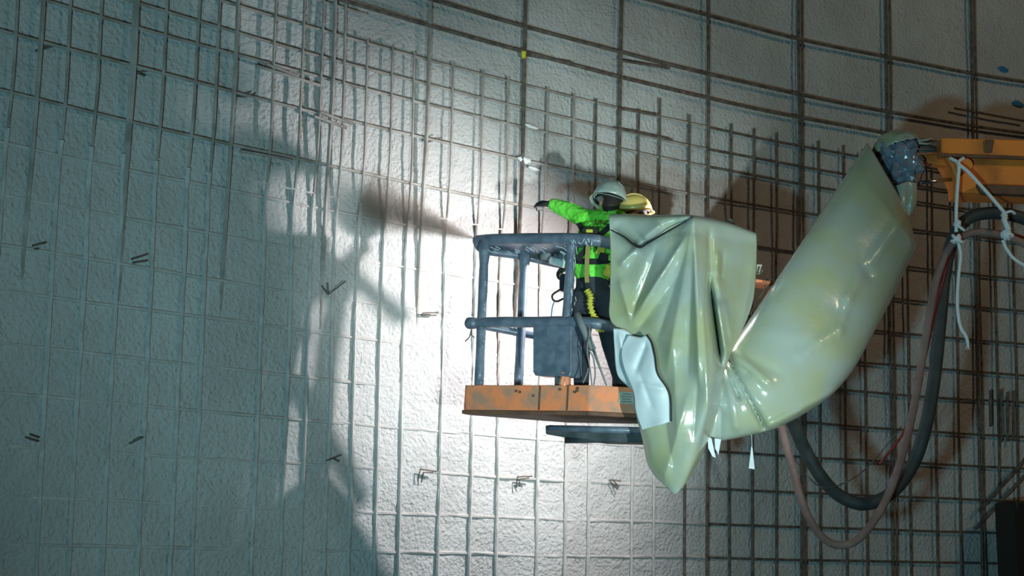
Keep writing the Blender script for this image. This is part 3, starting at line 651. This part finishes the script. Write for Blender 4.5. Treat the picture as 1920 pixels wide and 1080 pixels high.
def lathe_local(prof, c, fwd, upv, sx, sy, name, m, parent, n=40, fn=None):
    f, s, u = frame(fwd, upv); vs = []; fs = []
    for j, (r, z) in enumerate(prof):
        for k in range(n):
            a = 2*math.pi*k/n; rr, zz = (r, z) if not fn else fn(r, z, a)
            vs.append(c+f*math.cos(a)*rr*sy+s*math.sin(a)*rr*sx+u*zz)
    for j in range(len(prof)-1):
        for k in range(n): fs.append((j*n+k, j*n+(k+1) % n, (j+1)*n+(k+1) % n, (j+1)*n+k))
    o = mesh_obj(name, vs, fs, m, parent, True); md = o.modifiers.new('t', 'SOLIDIFY'); md.thickness = .004; return o
def helmet(c, fwd, upv, m, parent, sc=1.0):
    prof = [(.004, .140), (.03, .137), (.06, .125), (.088, .103), (.108, .07), (.119, .03), (.123, .0)]
    h = lathe_local([(r*sc*1.1, z*sc*1.06) for r, z in prof], c, fwd, upv, .95, 1.14, 'helmet_shell', m, parent)
    def bf(r, z, a): return r, z-.008*math.cos(a*2)+(.0 if r < .13 else -.008)
    lathe_local([(.128*sc, .004), (.136*sc, -.002), (.146*sc, -.006), (.153*sc, -.010)], c, fwd, upv, .95, 1.12, 'helmet_brim', m, h, fn=bf).matrix_parent_inverse = Matrix.Translation(-parent.location).inverted() @ Matrix.Translation(-parent.location)
    f, s, u = frame(fwd, upv)
    for k in (-1, 0, 1):
        pts = []
        for j in range(13):
            a = math.pi*(.12+.76*j/12); pts.append(c+f*math.cos(a)*.146*sc+u*(math.sin(a)*.150*sc+.001)+s*.032*k*math.sin(a))
        o = MB().tube(pts, .0075, 8).build('helmet_ridge', m, h, True); o.matrix_parent_inverse = Matrix()
    lathe_local([(.116*sc, .0), (.116*sc, -.022)], c, fwd, upv, .93, 1.12, 'sweatband', 'webbing', h).matrix_parent_inverse = Matrix()
    return h
def strap(name, pts, wdt, nrm, m, parent, th=.006, label=None):
    pts = [Vector(p) for p in pts]; vs = []; fs = []
    for i, p in enumerate(pts):
        t = (pts[min(i+1, len(pts)-1)]-pts[max(i-1, 0)]).normalized(); nn = nrm(p) if callable(nrm) else Vector(nrm); b = t.cross(nn).normalized()*wdt/2; nn = nn.normalized()*th/2
        vs += [p-b-nn, p+b-nn, p+b+nn, p-b+nn]
    for i in range(len(pts)-1):
        for k in range(4): fs.append((i*4+k, i*4+(k+1) % 4, (i+1)*4+(k+1) % 4, (i+1)*4+k))
    fs += [(3, 2, 1, 0), tuple(len(vs)-4+k for k in range(4))]
    o = mesh_obj(name, vs, fs, m, parent)
    if label: o['label'] = label
    return o
mats = ['lime', 'navy', 'glove', 'skin', 'hair', 'boot']; MI = {k: i for i, k in enumerate(mats)}

# worker pointing
Y1 = 11.22
p1 = thing('person', 'worker in lime green shirt and safety harness pointing left, seen from behind', 'person', at(1118, 735, Y1))
J = dict(pel=at(1110, 548, Y1), wai=at(1111, 500, Y1), che=at(1122, 440, Y1+.02), nb=at(1136, 404, Y1+.03),
 sl=at(1098, 411, Y1+.08), sr=at(1160, 413, Y1-.03), el=at(1064, 394, Y1+.16), wl=at(1036, 383, Y1+.20), er=at(1178, 470, Y1-.04), wr=at(1172, 520, Y1+.10),
 hl=at(1092, 560, Y1), hr=at(1130, 560, Y1), kl=at(1090, 640, Y1+.03), kr=at(1145, 642, Y1), al=at(1090, 722, Y1), ar=at(1170, 726, Y1))
B = [(J['pel'], .135, J['wai'], .135, MI['navy']), (J['hl'], .105, J['kl'], .075, MI['navy']), (J['hr'], .112, J['kr'], .078, MI['navy']),
 (J['hl']+Vector((-.01, .0, -.02)), .11, J['hr']+Vector((.01, 0, -.02)), .115, MI['navy']),
 (J['kl'], .076, J['al'], .062, MI['navy']), (J['kr'], .08, J['ar'], .068, MI['navy']),
 (J['wai']-Vector((0, 0, .06)), .145, J['wai']+Vector((0, 0, .05)), .14, MI['lime']), (J['wai']+Vector((-.05, 0, 0)), .125, J['che']+Vector((-.06, 0, 0)), .115, MI['lime']),
 (J['wai']+Vector((.05, 0, 0)), .125, J['che']+Vector((.06, 0, 0)), .12, MI['lime']), (J['sl'], .085, J['sr'], .085, MI['lime']),
 (J['che'], .13, J['nb'], .07, MI['lime']), (J['sl'], .085, J['el'], .072, MI['lime']), (J['el'], .074, J['wl']+(J['el']-J['wl'])*.12, .056, MI['lime']),
 (J['sr'], .08, J['er'], .06, MI['lime']), (J['er'], .06, J['wr'], .045, MI['lime']),
 (J['nb'], .058, at(1140, 392, Y1+.03), .055, MI['skin']), (J['nb'], .075, at(1139, 397, Y1+.02), .066, MI['lime'])]
for k, f_ in (('al', 0), ('ar', .1)):
    a = J[k]; B += [(a+Vector((0, 0, 0)), .062, a+Vector((0, 0, -.07)), .06, MI['boot']), (a+Vector((0, -.02, -.085)), .05, a+Vector((-.04, .19, -.095)), .042, MI['boot'])]
hc1 = at(1143, 386, Y1+.03); hf1 = Vector((-.22, 1, -.05)); hu1 = Vector((-.26, .05, 1))
hu1 = Vector((.24, .0, 1))
B += head_bones(hc1, hf1, hu1, MI)
wd = (J['wl']-J['el']).normalized()
B += hand_bones(J['wl']-wd*.01, at(1019, 381, Y1+.24)-J['wl'], Vector((-.12, 0, -1)), (.55, .75, .8, .85), MI, 1.15)
B += hand_bones(J['wr'], (0, .3, -1), (-1, 0, 0), (.5, .6, .6, .6), MI, 1.05)
b1 = body('body', B, p1, mats)
helmet(at(1142, 375, Y1+.03), hf1, hu1, 'helmet', p1, 1.12)
# harness
def back(px, py, d=0): return at(px, py, Y1-d)
bn = Vector((0, -1, .1))
yb_ = .165
strap('harness_strap', crom([back(1085, 418, .10), back(1092, 430, yb_-.02), back(1106, 445, yb_+.005), back(1124, 468, yb_+.005), back(1137, 488, yb_-.01)], 4), .045, bn, 'webbing', p1)
strap('harness_strap', crom([back(1148, 420, .10), back(1135, 432, yb_-.01), back(1118, 446, yb_+.008), back(1100, 465, yb_), back(1082, 488, yb_-.02)], 4), .045, bn, 'webbing', p1)
strap('waist_belt', crom([back(1074, 488, .03), back(1084, 490, .13), back(1108, 491, yb_+.012), back(1135, 490, .145), back(1146, 487, .05)], 4), .045, bn, 'webbing', p1)
bevel(MB().box(back(1106, 437, yb_+.03), (.065, 0, 0), (0, .02, 0), (0, 0, .04)).build('dorsal_pad', 'webbing', p1), .01)
bevel(MB().box(back(1105, 433, yb_+.055), (.028, 0, 0), (0, .008, 0), (0, 0, .014)).build('dorsal_ring', 'yellow', p1, label='yellow dorsal ring'), .005)
strap('lanyard_strap', crom([back(1104, 448, yb_+.03), back(1101, 480, yb_+.035), back(1100, 515, yb_+.03), back(1101, 530, yb_+.03)], 4), .036, bn, 'olive', p1, label='olive lanyard strap down the spine')
strap('leg_strap', crom([back(1101, 515, yb_+.015), back(1102, 535, .165), back(1108, 550, .16), back(1116, 565, .14)], 4), .04, bn, 'webbing', p1)
bevel(MB().box(back(1126, 470, yb_+.02), (.03, 0, -.012), (0, .01, 0), (.012, 0, .035)).build('webbing_patch', 'yellow', p1, label='yellow panel on crossing strap'), .004)
bevel(MB().box(back(1131, 482, yb_+.02), (.035, 0, -.01), (0, .012, 0), (.01, 0, .03)).build('buckle', 'webbing', p1), .004)
# shock absorber lanyard: coiled yellow pack
pk = crom([back(1100, 544, .18), back(1107, 556, .19), back(1106, 570, .19), back(1112, 590, .18), back(1122, 602, .17), back(1132, 606, .16)], 8)
MB().tube(pk, [.024+.009*math.sin(i*2.1) for i in range(len(pk))], 10).build('shock_pack', 'yellow', p1, True, label='yellow bunched lanyard pack')
pk = crom([back(1116, 612, .2), back(1124, 619, .2), back(1134, 617, .19)], 6)
MB().tube(pk, [.018+.006*math.sin(i*2.1) for i in range(len(pk))], 10).build('shock_pack', 'yellow', p1, True)
bevel(MB().box(at(1139, 509, Y1-.13), (.03, 0, -.02), (0, .03, 0), (.018, 0, .045)).build('hip_pouch', 'yellow', p1, label='yellow pouch at the right hip'), .012)
# printed lettering on the back
def text(s, px, py, y, size, m, parent, name, tilt=0, norm=Vector((0, -1, .12))):
    cu = bpy.data.curves.new(name, 'FONT'); cu.body = s; cu.size = size; cu.align_x = 'CENTER'; cu.align_y = 'CENTER'; cu.extrude = .0015
    t = bpy.data.objects.new(name, cu); COL.objects.link(t)
    z = norm.normalized(); x = Vector((math.cos(tilt), 0, math.sin(tilt))); x = (x-z*x.dot(z)).normalized(); yv = z.cross(x)
    mw = Matrix((x, yv, z)).transposed().to_4x4(); mw.translation = at(px, py, y)
    dg = bpy.context.evaluated_depsgraph_get(); dg.update(); me = bpy.data.meshes.new_from_object(t.evaluated_get(dg)); me.transform(mw)
    bpy.data.objects.remove(t); me.materials.clear(); me.materials.append(M[m])
    o = bpy.data.objects.new(name, me); COL.objects.link(o); o.parent = parent; o.matrix_parent_inverse = Matrix.Translation(-parent.location); return o
text('UND', 1130, 418, Y1-.135, .06, 'print', p1, 'back_print', -.05)
text('ING MACHINE', 1124, 427, Y1-.15, .028, 'print', p1, 'back_print', -.1)
# wire loops at the hip
MB().tube(curve_px([(1056, 540, Y1-.02), (1047, 545, Y1-.04), (1036, 553, Y1-.05), (1037, 562, Y1-.05), (1045, 565, Y1-.05), (1056, 560, Y1-.03)], 6), .0085, 8).build('tool_hook', 'boot', p1, True)
MB().tube(curve_px([(1040, 564, Y1-.05), (1036, 575, Y1-.05), (1034, 590, Y1-.05), (1033, 597, Y1-.05)], 6), .005, 8).build('tool_cord', 'blue', p1, True, label='dark blue tool cord')
bevel(MB().box(at(1056, 530, Y1), (.03, 0, 0), (0, .05, 0), (0, 0, .07)).build('tool_bag', 'navy', p1), .02)

# nozzle operator behind
Y2 = 11.26
p2 = thing('person', 'worker in yellow helmet bent over the spray nozzle, mostly hidden behind tarp and colleague', 'person', at(1190, 740, Y2))
K = dict(pel=at(1185, 560, Y2-.02), wai=at(1190, 512, Y2+.04), che=at(1192, 450, Y2+.05), nb=at(1191, 421, Y2), sl=at(1172, 424, Y2+.12), sr=at(1224, 424, Y2-.06),
 el=at(1116, 472, Y2+.21), wl=at(1070, 500, Y2+.24), er=at(1240, 500, Y2-.25), wr=at(1190, 520, Y2-.1),
 hl=at(1170, 570, Y2), hr=at(1208, 570, Y2-.05), kl=at(1165, 650, Y2+.02), kr=at(1215, 650, Y2-.05), al=at(1160, 728, Y2), ar=at(1220, 735, Y2-.05))
B = [(K['pel'], .13, K['wai'], .13, MI['navy']), (K['hl'], .1, K['kl'], .07, MI['navy']), (K['hr'], .1, K['kr'], .07, MI['navy']), (K['kl'], .07, K['al'], .055, MI['navy']), (K['kr'], .07, K['ar'], .055, MI['navy']),
 (K['wai'], .15, K['che'], .155, MI['lime']), (K['sl'], .095, K['sr'], .085, MI['lime']), (K['che'], .12, K['nb'], .07, MI['lime']),
 (K['sl'], .085, K['el'], .062, MI['lime']), (K['el'], .056, K['wl'], .042, MI['lime']), (K['sr'], .075, K['er'], .055, MI['lime']), (K['er'], .055, K['wr'], .042, MI['lime']),
 (K['nb'], .056, at(1191, 400, Y2), .054, MI['skin'])]
for k in ('al', 'ar'):
    a = K[k]; B += [(a, .056, a+Vector((0, 0, -.07)), .055, MI['boot']), (a+Vector((.02, 0, -.085)), .048, a+Vector((-.17, .05, -.095)), .04, MI['boot'])]
hc2 = at(1188, 405, Y2); hf2 = Vector((-1, .25, -.15)); hu2 = Vector((-.1, 0, 1))
B += head_bones(hc2, hf2, hu2, MI)
B += hand_bones(K['wl'], at(1050, 508, Y2+.25)-K['wl'], Vector((0, 0, -1)), (.7, .75, .8, .8), MI, 1.1)
B += hand_bones(K['wr'], (-1, .1, -.1), Vector((0, 0, -1)), (.7, .75, .8, .8), MI, 1.1)
body('body', B, p2, ['khaki']+mats[1:])
helmet(at(1189, 398, Y2), hf2, hu2, 'helmet_y', p2, 1.0)
# spray nozzle
nz = thing('spray_nozzle', 'dark spray nozzle and lance poking out behind the top rail', 'nozzle', at(1050, 500, Y2+.1))
NT = at(889, 447, 11.72)
lance = crom([at(1190, 548, Y2+.0), at(1100, 512, Y2+.22), at(1050, 494, 11.52), at(985, 473, 11.62), at(930, 458, 11.7)], 8)
MB().tube(lance, .034, 12).build('lance', 'dark', nz, True)
MB().tube([at(930, 458, 11.7), at(905, 450, 11.71), NT], [.036, .03, .02], 14).build('tip', 'hose_black', nz, True)
a, b = at(1032, 487, 11.44), at(1060, 496, 11.40)
MB().tube([a, a.lerp(b, .5), b], .034, 14).build('sleeve_clamp', 'white', nz, True, label='bright white clamp sleeve')
MB().tube([at(1015, 482, 11.52), at(1024, 479, 11.5), at(1034, 483, 11.48)], [.03, .042, .036], 12).build('coupling', 'grey', nz, True)
MB().tube([at(1044, 484, 11.45), at(1054, 482, 11.44), at(1063, 488, 11.42)], [.03, .045, .036], 12).build('coupling', 'grey', nz, True)

# spare hose strap and loose wires hanging in the basket
sh = thing('shovel', 'grey handled shovel leaning inside the basket by the worker\'s legs', 'tool', at(1118, 722, 10.85))
MB().tube([at(1082, 588, 10.95), at(1092, 612, 10.93), at(1112, 655, 10.9)], [.028, .03, .026], 10).build('handle', 'grey', sh, True)
MB().tube([at(1112, 655, 10.9), at(1137, 722, 10.88)], [.012, .007], 8).build('shaft', 'grey', sh, True)
for k, pts in enumerate((((1106, 612), (1104, 635), (1101, 655), (1106, 690), (1110, 722)), ((1103, 655), (1112, 670), (1116, 700), (1113, 722)), ((1105, 615), (1110, 640), (1118, 665)), ((1093, 718), (1101, 700), (1103, 690)))):
    tag(MB().tube(curve_px([(a, b, 10.86) for a, b in pts], 5), .006, 6).build('loose_wire', 'grey', None, True), ['longest pale wire dangling in front of the worker\'s boots', 'pale wire curling right between the worker\'s legs', 'short pale wire beside the shovel handle', 'short pale wire low beside the left boot'][k], 'wire', 'loose wires inside the basket')

# ------------------------------------------------------------------ spray plume (real mist)
HIT = wall_hit(672, 372)
dirp = (HIT-NT); L = dirp.length; t = dirp/L; a = t.orthogonal().normalized(); b = t.cross(a)
vs = []; fs = []; n = 28; KK = 24
for i in range(n+1):
    s = i/n; c = NT+dirp*s*.96; r = .02+.42*s**1.0*(.75+.25*s)
    for k in range(KK):
        q = 2*math.pi*k/KK; vs.append(c+(a*math.cos(q)+b*math.sin(q))*r)
for i in range(n):
    for k in range(KK): fs.append((i*KK+k, i*KK+(k+1) % KK, (i+1)*KK+(k+1) % KK, (i+1)*KK+k))
fs += [tuple(range(KK))[::-1], tuple(n*KK+k for k in range(KK))]
plume = mesh_obj('spray_plume', vs, fs, [], None, True, kind='stuff')
tag(plume, 'brown grey mist of sprayed concrete fanning from the nozzle to the wall', 'spray')
pm = bpy.data.materials.new('mist'); pm.use_nodes = True; nt = pm.node_tree; nt.nodes.remove(nt.nodes['Principled BSDF'])
vol = nt.nodes.new('ShaderNodeVolumePrincipled'); vol.inputs['Color'].default_value = (.62, .56, .48, 1); vol.inputs['Anisotropy'].default_value = .2
nt.links.new(vol.outputs[0], nt.nodes['Material Output'].inputs['Volume'])
geo = nt.nodes.new('ShaderNodeNewGeometry')
def vm(op, *ins):
    nd = nt.nodes.new('ShaderNodeVectorMath'); nd.operation = op
    for i, v in enumerate(ins):
        if hasattr(v, 'links') or hasattr(v, 'is_output'): nt.links.new(v, nd.inputs[i])
        else: nd.inputs[i].default_value = tuple(v)
    return nd
def mm(op, x, y=None, clamp=False):
    nd = nt.nodes.new('ShaderNodeMath'); nd.operation = op; nd.use_clamp = clamp
    for i, v in enumerate((x, y)):
        if v is None: continue
        if hasattr(v, 'is_output'): nt.links.new(v, nd.inputs[i])
        else: nd.inputs[i].default_value = v
    return nd.outputs[0]
rel = vm('SUBTRACT', geo.outputs['Position'], NT).outputs[0]
s_ = mm('DIVIDE', vm('DOT_PRODUCT', rel, t).outputs['Value'], L)
x_ = vm('CROSS_PRODUCT', rel, t).outputs[0]
rr_ = vm('LENGTH', x_).outputs['Value']
rad_ = mm('ADD', mm('MULTIPLY', s_, .36), .02)
q_ = mm('DIVIDE', rr_, rad_)
fall = mm('POWER', mm('SUBTRACT', 1.0, mm('MINIMUM', q_, 1.0), True), 1.6)
ns = nt.nodes.new('ShaderNodeTexNoise'); ns.inputs['Scale'].default_value = 4; nt.links.new(geo.outputs['Position'], ns.inputs['Vector'])
dens = mm('MULTIPLY', mm('MULTIPLY', fall, mm('ADD', ns.outputs['Fac'], .3)), mm('DIVIDE', 8.0, mm('ADD', mm('MULTIPLY', s_, s_), .12)))
nt.links.new(dens, vol.inputs['Density'])
plume.data.materials.append(pm)
